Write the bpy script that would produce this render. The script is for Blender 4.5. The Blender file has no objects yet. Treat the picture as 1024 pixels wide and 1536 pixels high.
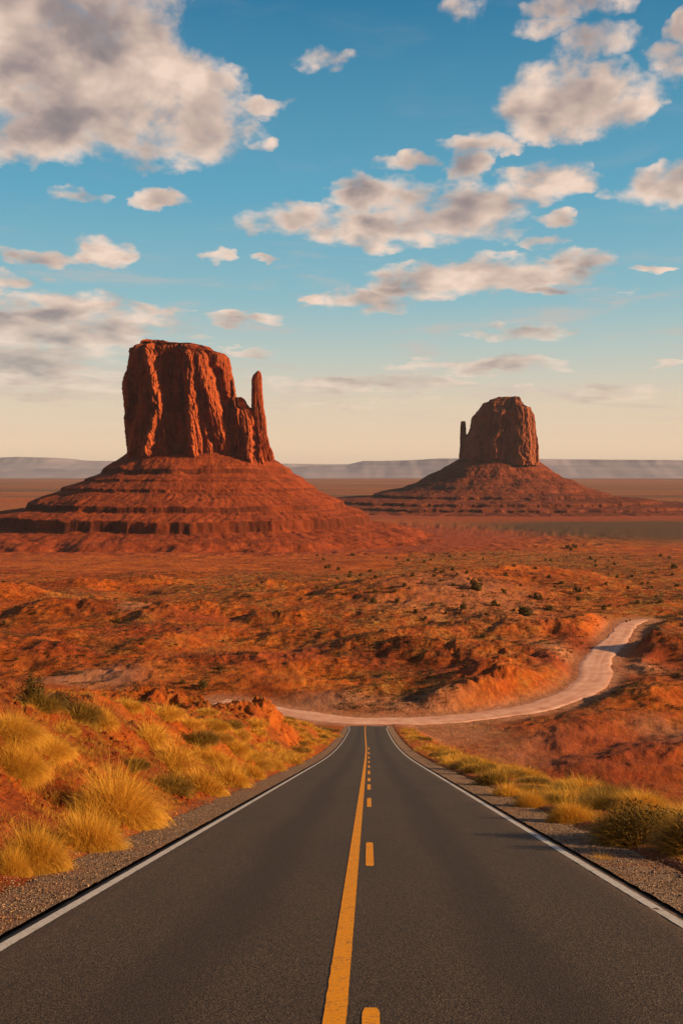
import bpy, math, random
import numpy as np

# ------------------------------------------------------------------ camera, sky, sun, exposure
scene = bpy.context.scene
COL = scene.collection
F = 1493.0                                  # focal length in pixels of the 1536 px tall photo
PITCH = math.atan((768 - 700) / F)
cam_d = bpy.data.cameras.new("camera")
cam = bpy.data.objects.new("camera", cam_d)
COL.objects.link(cam)
cam_d.sensor_fit = 'VERTICAL'
cam_d.sensor_height = 36.0
cam_d.lens = 36.0 * F / 1536
cam_d.clip_start = 0.1
cam_d.clip_end = 60000
cam.location = (0, 0, 0)
cam.rotation_euler = (math.pi / 2 - PITCH, 0, 0)
scene.camera = cam

SUN_EL = math.radians(17)
SUN_AZ = math.radians(102)                  # clockwise from +Y (the view direction): to the right
vs = scene.view_settings
vs.view_transform = 'Standard'
vs.look = 'None'
vs.gamma = 1
vs.exposure = 0.75
sun_d = bpy.data.lights.new("sun", 'SUN')
sun_d.energy = 5.0
sun_d.angle = math.radians(0.5)
sun_d.color = (1.0, 0.70, 0.36)
sun = bpy.data.objects.new("sun", sun_d)
COL.objects.link(sun)
sv = (math.cos(SUN_EL) * math.sin(SUN_AZ), math.cos(SUN_EL) * math.cos(SUN_AZ), math.sin(SUN_EL))
from mathutils import Vector
sun.rotation_euler = Vector(sv).to_track_quat('Z', 'Y').to_euler()
scene.cycles.volume_step_rate = 1
scene.cycles.max_bounces = 6
scene.cycles.volume_bounces = 0
scene.cycles.transparent_max_bounces = 8


def azel(px, py):
    """Direction of a photo pixel as azimuth and elevation in degrees."""
    u, v = (px - 512) / F, (py - 768) / F
    x = u
    y = math.cos(PITCH) - v * math.sin(PITCH)
    z = -math.sin(PITCH) - v * math.cos(PITCH)
    return math.degrees(math.atan2(x, y)), math.degrees(math.atan2(z, math.hypot(x, y)))


class NT:
    """Small helper to wire shader nodes."""
    def __init__(s, tree):
        s.t = tree; s.n = tree.nodes; s.l = tree.links
        s.n.clear()

    def set(s, sock, v):
        if isinstance(v, bpy.types.NodeSocket): s.l.new(v, sock)
        elif v is not None: sock.default_value = v

    def math(s, op, a, b=None, c=None, clamp=False):
        m = s.n.new('ShaderNodeMath'); m.operation = op; m.use_clamp = clamp
        s.set(m.inputs[0], a)
        if b is not None: s.set(m.inputs[1], b)
        if c is not None: s.set(m.inputs[2], c)
        return m.outputs[0]

    def vmath(s, op, a, b=None):
        m = s.n.new('ShaderNodeVectorMath'); m.operation = op
        s.set(m.inputs[0], a)
        if b is not None: s.set(m.inputs[1], b)
        return m.outputs['Value'] if op in ('DOT_PRODUCT', 'LENGTH') else m.outputs[0]

    def noise(s, vec, scale, detail=4, rough=0.5, dist=0.0, w=None):
        m = s.n.new('ShaderNodeTexNoise')
        s.set(m.inputs['Vector'], vec)
        m.inputs['Scale'].default_value = scale; m.inputs['Detail'].default_value = detail
        m.inputs['Roughness'].default_value = rough; m.inputs['Distortion'].default_value = dist
        return m.outputs['Fac']

    def voro(s, vec, scale, feature='F1', out='Distance'):
        m = s.n.new('ShaderNodeTexVoronoi'); m.feature = feature
        s.set(m.inputs['Vector'], vec); m.inputs['Scale'].default_value = scale
        return m.outputs[out]

    def ramp(s, fac, stops, interp='LINEAR'):
        m = s.n.new('ShaderNodeValToRGB'); r = m.color_ramp; r.interpolation = interp
        while len(r.elements) < len(stops): r.elements.new(0.5)
        for e, (p, c) in zip(r.elements, stops):
            e.position = p
            e.color = (c, c, c, 1) if isinstance(c, (int, float)) else (*c, 1)
        s.set(m.inputs[0], fac)
        return m.outputs[0]

    def mix(s, fac, a, b, blend='MIX'):
        m = s.n.new('ShaderNodeMix'); m.data_type = 'RGBA'; m.blend_type = blend
        s.set(m.inputs[0], fac)
        for i, v in ((6, a), (7, b)):
            if isinstance(v, tuple) and len(v) == 3: v = (*v, 1)
            s.set(m.inputs[i], v)
        return m.outputs[2]

    def maprange(s, v, a, b, c=0.0, d=1.0, smooth=False):
        m = s.n.new('ShaderNodeMapRange'); m.clamp = True
        if smooth: m.interpolation_type = 'SMOOTHSTEP'
        s.set(m.inputs[0], v)
        for i, q in enumerate((a, b, c, d)): s.set(m.inputs[i + 1], q)
        return m.outputs[0]

    def mapping(s, vec, scale=(1, 1, 1), loc=(0, 0, 0)):
        m = s.n.new('ShaderNodeMapping'); s.set(m.inputs[0], vec)
        m.inputs['Scale'].default_value = scale; m.inputs['Location'].default_value = loc
        return m.outputs[0]

    def attr(s, name):
        m = s.n.new('ShaderNodeAttribute'); m.attribute_name = name
        return m.outputs['Fac']

    def bump(s, h, strength=0.5, dist=1.0, normal=None):
        m = s.n.new('ShaderNodeBump'); s.set(m.inputs['Height'], h)
        m.inputs['Strength'].default_value = strength; m.inputs['Distance'].default_value = dist
        if normal is not None: s.set(m.inputs['Normal'], normal)
        return m.outputs[0]


# ---- world: Nishita sky blended into the evening gradient, with clouds by direction
world = bpy.data.worlds.new("World")
scene.world = world
world.use_nodes = True
w = NT(world.node_tree)
tc = w.n.new('ShaderNodeTexCoord').outputs['Generated']
sep = w.n.new('ShaderNodeSeparateXYZ'); w.l.new(tc, sep.inputs[0])
X, Y, Z = sep.outputs
el = w.math('MULTIPLY', w.math('ARCSINE', Z), 57.2958)
az = w.math('MULTIPLY', w.math('ARCTAN2', X, Y), 57.2958)
sky = w.n.new('ShaderNodeTexSky')
sky.sky_type = 'NISHITA'; sky.sun_disc = False
sky.sun_elevation = SUN_EL; sky.sun_rotation = SUN_AZ
GRAD = [(-0.2, (.66, .44, .30)), (1.0, (.70, .50, .34)), (3.8, (.60, .49, .37)), (6.5, (.40, .46, .42)), (9.4, (.22, .40, .45)),
        (14.8, (.095, .31, .43)), (24.6, (.020, .155, .285)), (45, (.008, .07, .18)), (90, (.006, .04, .12))]
fac = w.maprange(el, -0.2, 90, 0, 1)
grad = w.ramp(fac, [((e + .2) / 90.2, c) for e, c in GRAD])
nish = w.vmath('SCALE', sky.outputs[0]); nish.node.inputs['Scale'].default_value = 0.10
skycol = w.mix(0.92, nish, grad)

pos = w.n.new('ShaderNodeCombineXYZ'); w.l.new(az, pos.inputs[0]); w.l.new(el, pos.inputs[1])
P = pos.outputs[0]
vwarp = w.math('MULTIPLY', w.math('LOGARITHM', w.math('MAXIMUM', w.math('ADD', el, 5.0), 0.2), math.e), 34.0)
npos = w.n.new('ShaderNodeCombineXYZ'); w.l.new(az, npos.inputs[0]); w.l.new(vwarp, npos.inputs[1])
NP = npos.outputs[0]
# domain warp of the blob mask so that outlines billow
def warp(vec, scale, amt, sx=1.0, sy=1.0):
    m = w.n.new('ShaderNodeTexNoise'); w.l.new(NP, m.inputs['Vector'])
    m.inputs['Scale'].default_value = scale; m.inputs['Detail'].default_value = 3
    d = w.vmath('SUBTRACT', m.outputs['Color'], (0.5, 0.5, 0.5))
    d = w.vmath('MULTIPLY', d, (amt * sx, amt * sy, 0))
    return w.vmath('ADD', vec, d)
PW = warp(warp(P, 0.33, 3.4, 1.0, 0.5), 1.1, 1.5, 1.0, 0.55)
BLOBS = [(40, 50, 150, 85, 1.3), (150, 115, 150, 75, 1.3), (230, 185, 120, 48, 1.1), (300, 150, 62, 36, 1), (80, 185, 110, 45, 1.1),
         (220, 30, 62, 48, 1), (5, 222, 45, 26, .9), (240, 228, 70, 24, .9), (335, 118, 38, 18, .9), (250, 76, 32, 12, .9),
         (388, 155, 36, 11, .9), (480, 86, 36, 14, .65), (386, 213, 18, 7, .6), (115, 292, 36, 10, .8), (235, 295, 40, 10, .7),
         (150, 378, 36, 17, 1), (60, 385, 60, 9, .8), (18, 422, 32, 14, .9), (325, 380, 18, 8, .9), (395, 385, 22, 7, .8),
         (70, 418, 15, 7, .7), (90, 490, 150, 42, 1.1), (30, 530, 120, 38, 1), (150, 468, 60, 24, 1), (90, 580, 150, 24, .8),
         (232, 470, 50, 8, .8), (375, 475, 45, 11, .9), (372, 524, 48, 8, .9), (440, 328, 72, 20, 1), (560, 338, 90, 28, 1.1),
         (560, 288, 60, 26, 1), (630, 312, 70, 34, 1), (712, 318, 80, 38, 1.1), (700, 250, 36, 24, 1), (780, 290, 60, 15, .8),
         (830, 266, 60, 20, 1), (725, 216, 56, 15, 1), (610, 244, 46, 9, .9), (836, 330, 26, 10, .9), (862, 142, 98, 38, 1.15),
         (840, 186, 62, 22, 1), (930, 162, 42, 24, 1), (890, 62, 50, 22, .8), (900, 102, 42, 14, .9), (865, 8, 70, 16, .9),
         (1012, 92, 42, 24, 1), (1018, 38, 22, 20, .9), (690, 15, 36, 18, .65), (808, 40, 36, 12, .6), (1005, 276, 75, 27, 1.1),
         (550, 450, 72, 19, 1), (650, 424, 104, 22, 1.1), (750, 410, 114, 23, 1.1), (860, 398, 60, 16, .9), (825, 435, 50, 7, .9),
         (810, 362, 36, 10, .8), (470, 452, 20, 8, .9), (972, 405, 26, 6, .9), (785, 500, 76, 13, .85), (560, 577, 160, 12, .8),
         (710, 548, 125, 11, .85), (905, 590, 75, 10, .8), (985, 545, 32, 5, .7), (560, 612, 110, 5, .55), (812, 583, 32, 5, .7),
         (430, 600, 60, 5, .5), (620, 600, 60, 4, .4), (930, 445, 20, 4, .4)]
acc = None
for (px, py, rx, ry, wt) in BLOBS:
    a, e = azel(px, py)
    sx, sy = math.degrees(rx * 1.35 / F), math.degrees(ry * 1.35 / F)
    d = w.vmath('SUBTRACT', PW, (a, e, 0))
    d = w.vmath('MULTIPLY', d, (1 / sx, 1 / sy, 0))
    r2 = w.vmath('DOT_PRODUCT', d, d)
    g = w.math('SUBTRACT', 1.0, r2, clamp=True)
    acc = w.math('MULTIPLY', g, wt) if acc is None else w.math('MAXIMUM', acc, w.math('MULTIPLY', g, wt))
# clouds outside the frame follow plain noise
outm = w.maprange(w.math('ABSOLUTE', az), 20, 27, 0, 1, True)
topm = w.maprange(el, 26.5, 33, 0, 1, True)
gen = w.maprange(w.noise(NP, 0.07, 3, .5), .5, .68, 0, 1.0)
gen = w.math('MULTIPLY', gen, w.math('MAXIMUM', outm, topm))
gen = w.math('MULTIPLY', gen, w.maprange(el, 1.5, 5, 0, 1))
mask = w.math('MAXIMUM', acc, gen)
def fbm(vec):
    a = w.noise(vec, 0.34, 9, .56, .15)
    return a
N1 = fbm(NP)
NL = w.noise(NP, 0.30, 3, .5, .25)
N2 = w.noise(w.vmath('ADD', NP, (1.5, 1.1, 0)), 0.30, 3, .5, .25)
dens = w.math('ADD', mask, w.math('MULTIPLY', w.math('SUBTRACT', N1, 0.52), 2.7))
alpha = w.maprange(dens, 0.0, 0.92, 0, 1, True)
alpha = w.math('MULTIPLY', alpha, w.maprange(mask, 0.0, 0.2, 0, 1, True))
alpha = w.math('MULTIPLY', alpha, w.maprange(el, 2.0, 9.0, 0.40, .95))
relief = w.math('ADD', w.math('MULTIPLY', w.math('SUBTRACT', NL, N2), .8), w.math('MULTIPLY', w.math('SUBTRACT', N1, NL), .55))
lit = w.math('ADD', w.math('MULTIPLY', relief, 2.9), 0.80)
thick = w.maprange(dens, 0.35, 1.6, 0, 0.78, True)
lowf = w.maprange(w.noise(w.vmath('ADD', NP, (31, 7, 0)), 0.17, 2, .5), .42, .62, 0, 1, True)
lit = w.math('SUBTRACT', lit, w.math('MULTIPLY', thick, w.math('ADD', lowf, 0.25)))
lit = w.maprange(lit, -.35, 1.05, 0.04, 1, False)
ccol = w.ramp(lit, [(0, (.19, .155, .16)), (.35, (.29, .225, .21)), (.7, (.52, .39, .32)), (1, (.74, .56, .45))])
ws = w.noise(w.mapping(NP, (.55, 1.5, 1), (40, 3, 0)), .22, 7, .62, .5)
wisp = w.math('MULTIPLY', w.maprange(ws, .50, .74, 0, .62, True), w.math('MULTIPLY', w.maprange(el, 1.2, 4, 0, 1, True), w.maprange(el, 7, 15, 1, .12, True)))
skycol = w.mix(wisp, skycol, (.50, .39, .34))
skyc = w.mix(alpha, skycol, ccol)
skyc = w.mix(w.maprange(Y, -.1, -.7, 0, .5, True), skyc, (0, 0, 0))
ground = w.maprange(el, -1.5, -0.2, 0, 1)
skyc = w.mix(ground, (.16, .07, .04), skyc)
bg = w.n.new('ShaderNodeBackground')
w.l.new(skyc, bg.inputs[0]); bg.inputs[1].default_value = 0.74
wo = w.n.new('ShaderNodeOutputWorld'); w.l.new(bg.outputs[0], wo.inputs[0])

# ------------------------------------------------------------------ helpers
def tag(o, label=None, cat=None, group=None, kind=None):
    if label: o['label'] = label
    if cat: o['category'] = cat
    if group: o['group'] = group
    if kind: o['kind'] = kind
    return o


def mesh_obj(name, verts, faces, mat, parent=None, smooth=True, attrs=None, loc=None):
    """faces: (n,3) or (n,4) int array"""
    v = np.asarray(verts, dtype=np.float32)
    f = np.asarray(faces, dtype=np.int32)
    me = bpy.data.meshes.new(name)
    k = f.shape[1]
    me.vertices.add(len(v)); me.vertices.foreach_set('co', v.ravel())
    me.loops.add(f.size); me.loops.foreach_set('vertex_index', f.ravel())
    me.polygons.add(len(f)); me.polygons.foreach_set('loop_start', np.arange(0, f.size, k, dtype=np.int32))
    me.polygons.foreach_set('loop_total', np.full(len(f), k, dtype=np.int32))
    me.polygons.foreach_set('use_smooth', np.full(len(f), smooth, dtype=bool))
    for an, av in (attrs or {}).items():
        a = me.attributes.new(an, 'FLOAT', 'POINT'); a.data.foreach_set('value', np.asarray(av, dtype=np.float32).ravel())
    me.update(calc_edges=True)
    me.materials.append(mat)
    o = bpy.data.objects.new(name, me)
    COL.objects.link(o)
    if parent: o.parent = parent
    if loc is not None: o.location = loc
    return o


def grid_faces(r, c, wrap=False):
    i = np.arange(r - 1)[:, None]; j = np.arange(c if wrap else c - 1)[None, :]
    j2 = (j + 1) % c
    return np.stack([i * c + j, i * c + j2, (i + 1) * c + j2, (i + 1) * c + j], -1).reshape(-1, 4)


def empty(name, loc):
    o = bpy.data.objects.new(name, None); COL.objects.link(o); o.location = loc
    o.empty_display_size = 0.2
    return o


def gnoise(x, y, seed=0):
    """2-D gradient noise, about -0.7..0.7"""
    x = np.asarray(x, dtype=np.float64); y = np.asarray(y, dtype=np.float64)
    xi = np.floor(x).astype(np.int64); yi = np.floor(y).astype(np.int64)
    fx = x - xi; fy = y - yi
    def g(ix, iy, dx, dy):
        h = (ix * 374761393 + iy * 668265263 + seed * 974634777) & 0xffffffff
        h = ((h ^ (h >> 13)) * 1274126177) & 0xffffffff
        h = h ^ (h >> 16)
        a = (h & 0xffff) * (2 * math.pi / 65536)
        return np.cos(a) * dx + np.sin(a) * dy
    u = fx * fx * fx * (fx * (fx * 6 - 15) + 10); v = fy * fy * fy * (fy * (fy * 6 - 15) + 10)
    a = g(xi, yi, fx, fy); b = g(xi + 1, yi, fx - 1, fy)
    c = g(xi, yi + 1, fx, fy - 1); d = g(xi + 1, yi + 1, fx - 1, fy - 1)
    return (a + (b - a) * u) * (1 - v) + (c + (d - c) * u) * v


def fbm2(x, y, octv=4, seed=0, gain=.5, ridged=False):
    s = 0; a = 1; t = 0
    for i in range(octv):
        n = gnoise(x * 2 ** i + 17.3 * i, y * 2 ** i - 9.1 * i, seed + i) * 1.5
        if ridged: n = 1 - np.abs(n) * 2
        s = s + n * a; t += a; a *= gain
    return s / t


def sstep(a, b, x):
    t = np.clip((x - a) / (b - a), 0, 1)
    return t * t * (3 - 2 * t)


def smax(a, b, k):
    h = np.clip(0.5 + 0.5 * (a - b) / k, 0, 1)
    return b + (a - b) * h + k * h * (1 - h)


def ray(px, py):
    u, v = (px - 512) / F, (py - 768) / F
    return np.array([u, math.cos(PITCH) - v * math.sin(PITCH), -math.sin(PITCH) - v * math.cos(PITCH)])


def flat_at(px, py, z=-54.0):
    r = ray(px, py); return (r * (z / r[2]))[:2]


# ------------------------------------------------------------------ terrain shape (metres, eye height = 0)
def xc(y): return -0.08 + 0.0275 * np.asarray(y, dtype=float)


def road_z(y):
    y = np.asarray(y, dtype=float)
    return -(2.165 + .2713 * y) + .000213 * np.maximum(0, y - 70) ** 2


V_Y = [0, 380, 800, 1200, 3000, 8000, 12500, 20000]
V_Z = [-54, -54, -79, -105, -115, -135, -150, -152]
RIDGES = [  # (polyline in photo pixels laid on the valley floor, height m, half width m)
    ([(600, 985), (680, 990), (742, 1003), (757, 1032), (715, 1058)], 3.9, 11),
    ([(755, 985), (820, 988), (862, 1020)], 2.4, 7),
    ([(770, 952), (860, 948), (905, 938)], 4.0, 9),
    ([(975, 974), (1060, 985)], 3.0, 8),
    ([(787, 1080), (805, 1078)], 2.6, 3.6),
    ([(545, 978), (620, 965), (690, 950)], 3.2, 11),
    ([(230, 1008), (350, 1000), (510, 1006)], 2.4, 9),
    ([(560, 930), (640, 925), (740, 935)], 2.2, 12),
    ([(-60, 905), (30, 900)], 6, 14), ([(70, 925), (190, 925)], 4.5, 12),
    ([(250, 928), (345, 922)], 4.2, 12), ([(400, 935), (440, 935)], 3, 9),
    ([(230, 975), (330, 950)], 2.2, 9), ([(120, 960), (40, 975)], 2, 9),
    ([(845, 1112), (905, 1092), (960, 1084)], 1.7, 8), ([(925, 1152), (1080, 1128)], 2.2, 8), ([(800, 1098), (838, 1092)], 1.0, 4),
    ([(985, 1060), (1060, 1035)], 1.8, 9), ([(930, 1062), (965, 1050)], 1.0, 6), ([(400, 868), (470, 860)], 3, 14), ([(130, 868), (230, 862)], 4, 14),
    ([(0, 985), (90, 990)], 3, 8), ([(440, 955), (520, 960)], 2.6, 9),
    ([(600, 900), (700, 872), (800, 858)], 9, 40),
]
RW = [([flat_at(*p) for p in pl], h, wd) for pl, h, wd in RIDGES]
DIRT = [(330, 1052, 7), (400, 1062, 7), (440, 1070, 7), (520, 1080, 7), (600, 1081.5, 7), (680, 1077.5, 7.2), (740, 1071, 7), (795, 1062, 7.4),
        (842, 1048, 8), (876, 1032, 8.8), (892, 1014, 9), (893, 997, 8.6), (902, 981, 8.2), (919, 964, 7.8), (931, 950, 7.5),
        (938, 940, 7), (949, 933, 6), (966, 929, 3)]


def catmull(pts, n=14):
    p = np.array(pts, float); p = np.vstack([2 * p[0] - p[1], p, 2 * p[-1] - p[-2]])
    out = []
    for i in range(1, len(p) - 2):
        for t in np.linspace(0, 1, n, endpoint=False):
            a, b, c, d = p[i - 1], p[i], p[i + 1], p[i + 2]
            out.append(.5 * ((2 * b) + (c - a) * t + (2 * a - 5 * b + 4 * c - d) * t ** 2 + (3 * b - a - 3 * c + d) * t ** 3))
    out.append(p[-2])
    return np.array(out)


DIRT_W = catmull([(*flat_at(a, b), ww) for a, b, ww in DIRT])


def seg_dist(x, y, pl):
    best = None
    for (a, b) in zip(pl[:-1], pl[1:]):
        ax, ay = a[0], a[1]; dx, dy = b[0] - ax, b[1] - ay
        t = np.clip(((x - ax) * dx + (y - ay) * dy) / (dx * dx + dy * dy + 1e-9), 0, 1)
        d = np.hypot(x - ax - t * dx, y - ay - t * dy)
        best = d if best is None else np.minimum(best, d)
    return best


def H(x, y, want_masks=False):
    x = np.asarray(x, dtype=float); y = np.asarray(y, dtype=float)
    # ---- hillside the paved road runs down
    u = x - xc(y)
    yy = np.minimum(y, 262)
    plane = road_z(np.minimum(yy, 205)) - np.maximum(0, yy - 205) * .26
    ul = np.maximum(0, -u - 5.0); ur = np.maximum(0, u - 5.4)
    fade = 1 - sstep(140, 192, y)
    nb = fbm2(x / 9, y / 9, 3, 3)
    bank = (3.1 + .8 * nb) * sstep(0.2, 6.5, ul) + .12 * ul * sstep(0, 20, ul)
    bank = np.minimum(bank, 9) * fade
    # clay lumps and gullies on the left bank
    rg = fbm2(x / 2.6, y / 3.4, 4, 11, .55, True)
    bank = bank + (rg - .35) * .55 * sstep(.6, 3, ul) * (1 - sstep(60, 160, y)) + fbm2(x / .7, y / .7, 3, 21) * .10 * sstep(.2, 1.5, ul)
    # mound of bare clay on the far end of the bank
    for (mx, my, sx, sy, mh) in ((-8.2, 102, 4.2, 7, 2.0), (-14.5, 88, 5, 7, 1.6), (-5.2, 46, 1.6, 3, .8)):
        bank = bank + mh * np.exp(-((x - mx) / sx) ** 2 - ((y - my) / sy) ** 2) * (.75 + .8 * rg) * sstep(.3, 3, ul)
    drop = .75 * (np.logaddexp(0, (ur - 4.2 - 1.2 * nb) * 1.2) / 1.2)
    drop = drop * (1 - .55 * np.exp(-((x - 7) / 7) ** 2 - ((y - 15) / 9) ** 2))
    vn = (fbm2(x / 1.1, y / 1.1, 3, 5) * .10 + .12 * nb) * sstep(0, 1.2, ur)
    core = sstep(4.6, 5.5, np.abs(u))
    hill = plane + bank - drop + vn - .16 * (1 - core)
    # ---- valley floor
    base = np.interp(y, V_Y, V_Z)
    near = sstep(205, 230, y) + sstep(18, 34, u) * .8 + sstep(12, 30, -u) * .6
    near = np.minimum(near, 1)
    far = 1 - .85 * sstep(1050, 1500, y) - .15 * sstep(1500, 4000, y)
    wx = x + 10 * gnoise(x / 45, y / 45, 31); wy = y + 10 * gnoise(x / 45, y / 45, 32)
    v = base + near * far * ((2.9 - .9 * sstep(420, 620, y)) * (.4 + .6 * sstep(205, 240, y)) * fbm2(wx / 60, wy / 50, 3, 41) + (1.7 - .9 * sstep(420, 620, y)) * (.55 + .45 * sstep(205, 240, y)) * fbm2(wx / 26, wy / 19, 4, 47, .5, True)
                             + .40 * fbm2(x / 5, y / 3.5, 4, 43, .6))
    v = v + 1.4 * far * sstep(300, 500, y) * fbm2(wx / 60, wy / 28, 3, 49, .5, True)
    ap = np.exp(-((np.hypot((x + 213) / 500, (y - 1500) / 400) - 1.1) / .28) ** 2)
    v = v + ap * 4.0 * (fbm2(wx / 42, wy / 42, 4, 57, .55, True) - .2)
    m = (y > 150) & (y < 900)
    feat = np.zeros_like(v)
    if np.any(m):
        xm, ym = x[m], y[m]
        nx = xm + 3.5 * gnoise(xm / 9, ym / 9, 51) + 1.5 * gnoise(xm / 3, ym / 3, 52)
        ny = ym + 3.5 * gnoise(xm / 9, ym / 9, 53) + 1.5 * gnoise(xm / 3, ym / 3, 54)
        rr = fbm2(nx / 7, ny / 7, 5, 55, .62, True)
        fm = np.zeros_like(xm)
        for pl, h, wd in RW:
            d = seg_dist(nx, ny, pl) / wd
            s = np.exp(-np.minimum(d, 6) ** 1.7)
            fm = np.maximum(fm, h * s * (1 + .30 * (rr - .35) * (1 if wd < 30 else .1)))
        feat[m] = fm
    # unseen rise outside the frame, shaped to shade the hollow
    rise = 15 * np.exp(-((x - 116) / 25) ** 2 - ((y - 165) / 46) ** 2) * (1 + .5 * fbm2(x / 30, y / 22, 3, 88))
    v = v + feat + rise
    dd = np.full(v.shape, 99.0)
    m2 = (y > 190) & (y < 420) & (x > -80) & (x < 160)
    if np.any(m2): dd[m2] = seg_dist(x[m2], y[m2], DIRT_W[::3])
    k = 1 - sstep(5.5, 13, dd)
    v = v * (1 - k) + (-54.12) * k
    h = smax(hill, v, 1.0)
    h = np.where(y > 262, v, h)
    if not want_masks: return h
    return h, dict(u=u, dd=dd, feat=feat, hillside=(hill > v).astype(float), rg=rg)


def ground_at(px, py, t0=4.0, t1=4000.0, n=2600):
    r = ray(px, py)
    t = np.geomspace(t0, t1, n)
    p = r[None] * t[:, None]
    z = H(p[:, 0], p[:, 1])
    hit = np.nonzero(p[:, 2] < z)[0]
    if len(hit) == 0: return None
    i = hit[0]
    return np.array([p[i, 0], p[i, 1], z[i]])


# ------------------------------------------------------------------ materials
def material(name):
    m = bpy.data.materials.new(name); m.use_nodes = True
    t = NT(m.node_tree)
    b = t.n.new('ShaderNodeBsdfPrincipled'); o = t.n.new('ShaderNodeOutputMaterial')
    t.l.new(b.outputs[0], o.inputs[0])
    b.inputs['Roughness'].default_value = .95
    b.inputs['Specular IOR Level'].default_value = .15
    return m, t, b


def mat_terrain():
    m, t, b = material("red desert soil")
    co = t.n.new('ShaderNodeTexCoord').outputs['Object']
    n1 = t.noise(co, .035, 5, .6); n2 = t.noise(co, .35, 6, .65); n3 = t.noise(co, 4.0, 5, .7)
    red = t.ramp(t.math('ADD', t.math('MULTIPLY', n1, .5), t.math('MULTIPLY', n2, .5)),
                 [(.34, (.11, .016, .003)), (.45, (.29, .048, .005)), (.55, (.50, .098, .007)), (.70, (.66, .17, .016))])
    red = t.mix(t.maprange(n3, .35, .7, .0, .35), red, (.22, .040, .009))
    # sparse desert scrub colouring over the soil
    flat = t.mapping(co, (1, .55, 1))
    s1 = t.noise(flat, .16, 6, .7); s2 = t.noise(co, 1.3, 4, .7)
    scr = t.maprange(t.math('ADD', t.math('MULTIPLY', s1, .55), t.math('MULTIPLY', s2, .45)), .44, .58, 0, 1)
    scrub = t.ramp(t.noise(co, .6, 4, .6), [(.34, (.06, .026, .006)), (.48, (.20, .088, .016)), (.62, (.46, .225, .048))])
    veg = t.attr('veg')
    c = t.mix(t.math('MULTIPLY', scr, veg), red, scrub)
    pale = t.attr('pale')
    pc = t.ramp(t.noise(co, .25, 5, .6), [(.3, (.38, .15, .075)), (.7, (.54, .26, .15))])
    c = t.mix(t.math('MULTIPLY', pale, t.maprange(s1, .25, .6, 1, .6)), c, pc)
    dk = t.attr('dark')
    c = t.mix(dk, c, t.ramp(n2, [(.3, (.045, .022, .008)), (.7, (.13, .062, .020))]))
    rr_ = t.ramp(t.noise(co, .12, 6, .65), [(.35, (.17, .026, .007)), (.5, (.30, .050, .011)), (.68, (.42, .085, .020))])
    c = t.mix(t.attr('redrock_shade'), c, rr_)
    t.l.new(c, b.inputs['Base Color'])
    h = t.math('ADD', t.math('MULTIPLY', t.noise(t.mapping(co, (1, .7, 1)), .45, 8, .72), 1.0), t.math('MULTIPLY', t.noise(co, 6, 5, .7), .07))
    t.l.new(t.bump(h, 1.0, 1.1), b.inputs['Normal'])
    return m


def mat_rock(name, c0, c1, c2, varnish, strata=.35, streak=True, sc=1.0, bmp=4.5):
    m, t, b = material(name)
    co = t.n.new('ShaderNodeTexCoord').outputs['Object']
    n = t.noise(co, .05 * sc, 6, .62, .6)
    c = t.ramp(n, [(.3, c0), (.5, c1), (.7, c2)])
    if streak:
        v = t.noise(t.mapping(co, (1, 1, .08)), .13 * sc, 5, .6, .4)
        c = t.mix(t.maprange(v, .50, .68, 0, .8), c, varnish)
    st = t.noise(t.mapping(co, (.02, .02, 1)), .22 * sc, 4, .7)
    c = t.mix(t.maprange(st, .45, .62, 0, strata), c, varnish)
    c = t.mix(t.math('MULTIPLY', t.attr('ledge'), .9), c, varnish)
    fine = t.noise(co, .9 * sc, 6, .7)
    c = t.mix(t.maprange(fine, .35, .65, .35, 0), c, c0)
    t.l.new(c, b.inputs['Base Color'])
    h = t.math('ADD', t.math('MULTIPLY', t.noise(t.mapping(co, (1, 1, .35)), .25 * sc, 8, .7), bmp), t.math('MULTIPLY', t.noise(t.mapping(co, (.1, .1, 1)), .5 * sc, 4, .6), .8))
    t.l.new(t.bump(h, .9, 1.3 / sc), b.inputs['Normal'])
    return m


M = {}
M['soil'] = mat_terrain()
M['cliff'] = mat_rock("orange red sandstone", (.25, .042, .013), (.46, .088, .022), (.58, .13, .034), (.15, .030, .013), .25)
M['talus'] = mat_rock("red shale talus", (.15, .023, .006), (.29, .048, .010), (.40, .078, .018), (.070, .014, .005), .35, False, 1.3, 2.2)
M['cliff_far'] = mat_rock("brown red sandstone", (.22, .052, .022), (.36, .095, .036), (.44, .13, .05), (.16, .042, .02), .25, True, .6)
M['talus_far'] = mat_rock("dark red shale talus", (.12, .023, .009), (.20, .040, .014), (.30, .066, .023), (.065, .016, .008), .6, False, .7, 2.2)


def mat_mesa():
    m, t, b = material("haze tinted mesa rock")
    co = t.n.new('ShaderNodeTexCoord').outputs['Object']
    st = t.noise(t.mapping(co, (.0006, .0006, .05)), 1, 4, .6)
    n = t.noise(co, .0012, 5, .6)
    c = t.ramp(t.math('ADD', t.math('MULTIPLY', st, .5), t.math('MULTIPLY', n, .5)), [(.35, (.20, .165, .22)), (.5, (.27, .21, .26)), (.65, (.36, .265, .28))])  # blue mauve of distance haze mixed into the rock colour
    t.l.new(c, b.inputs['Base Color'])
    return m
M['mesa'] = mat_mesa()


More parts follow.
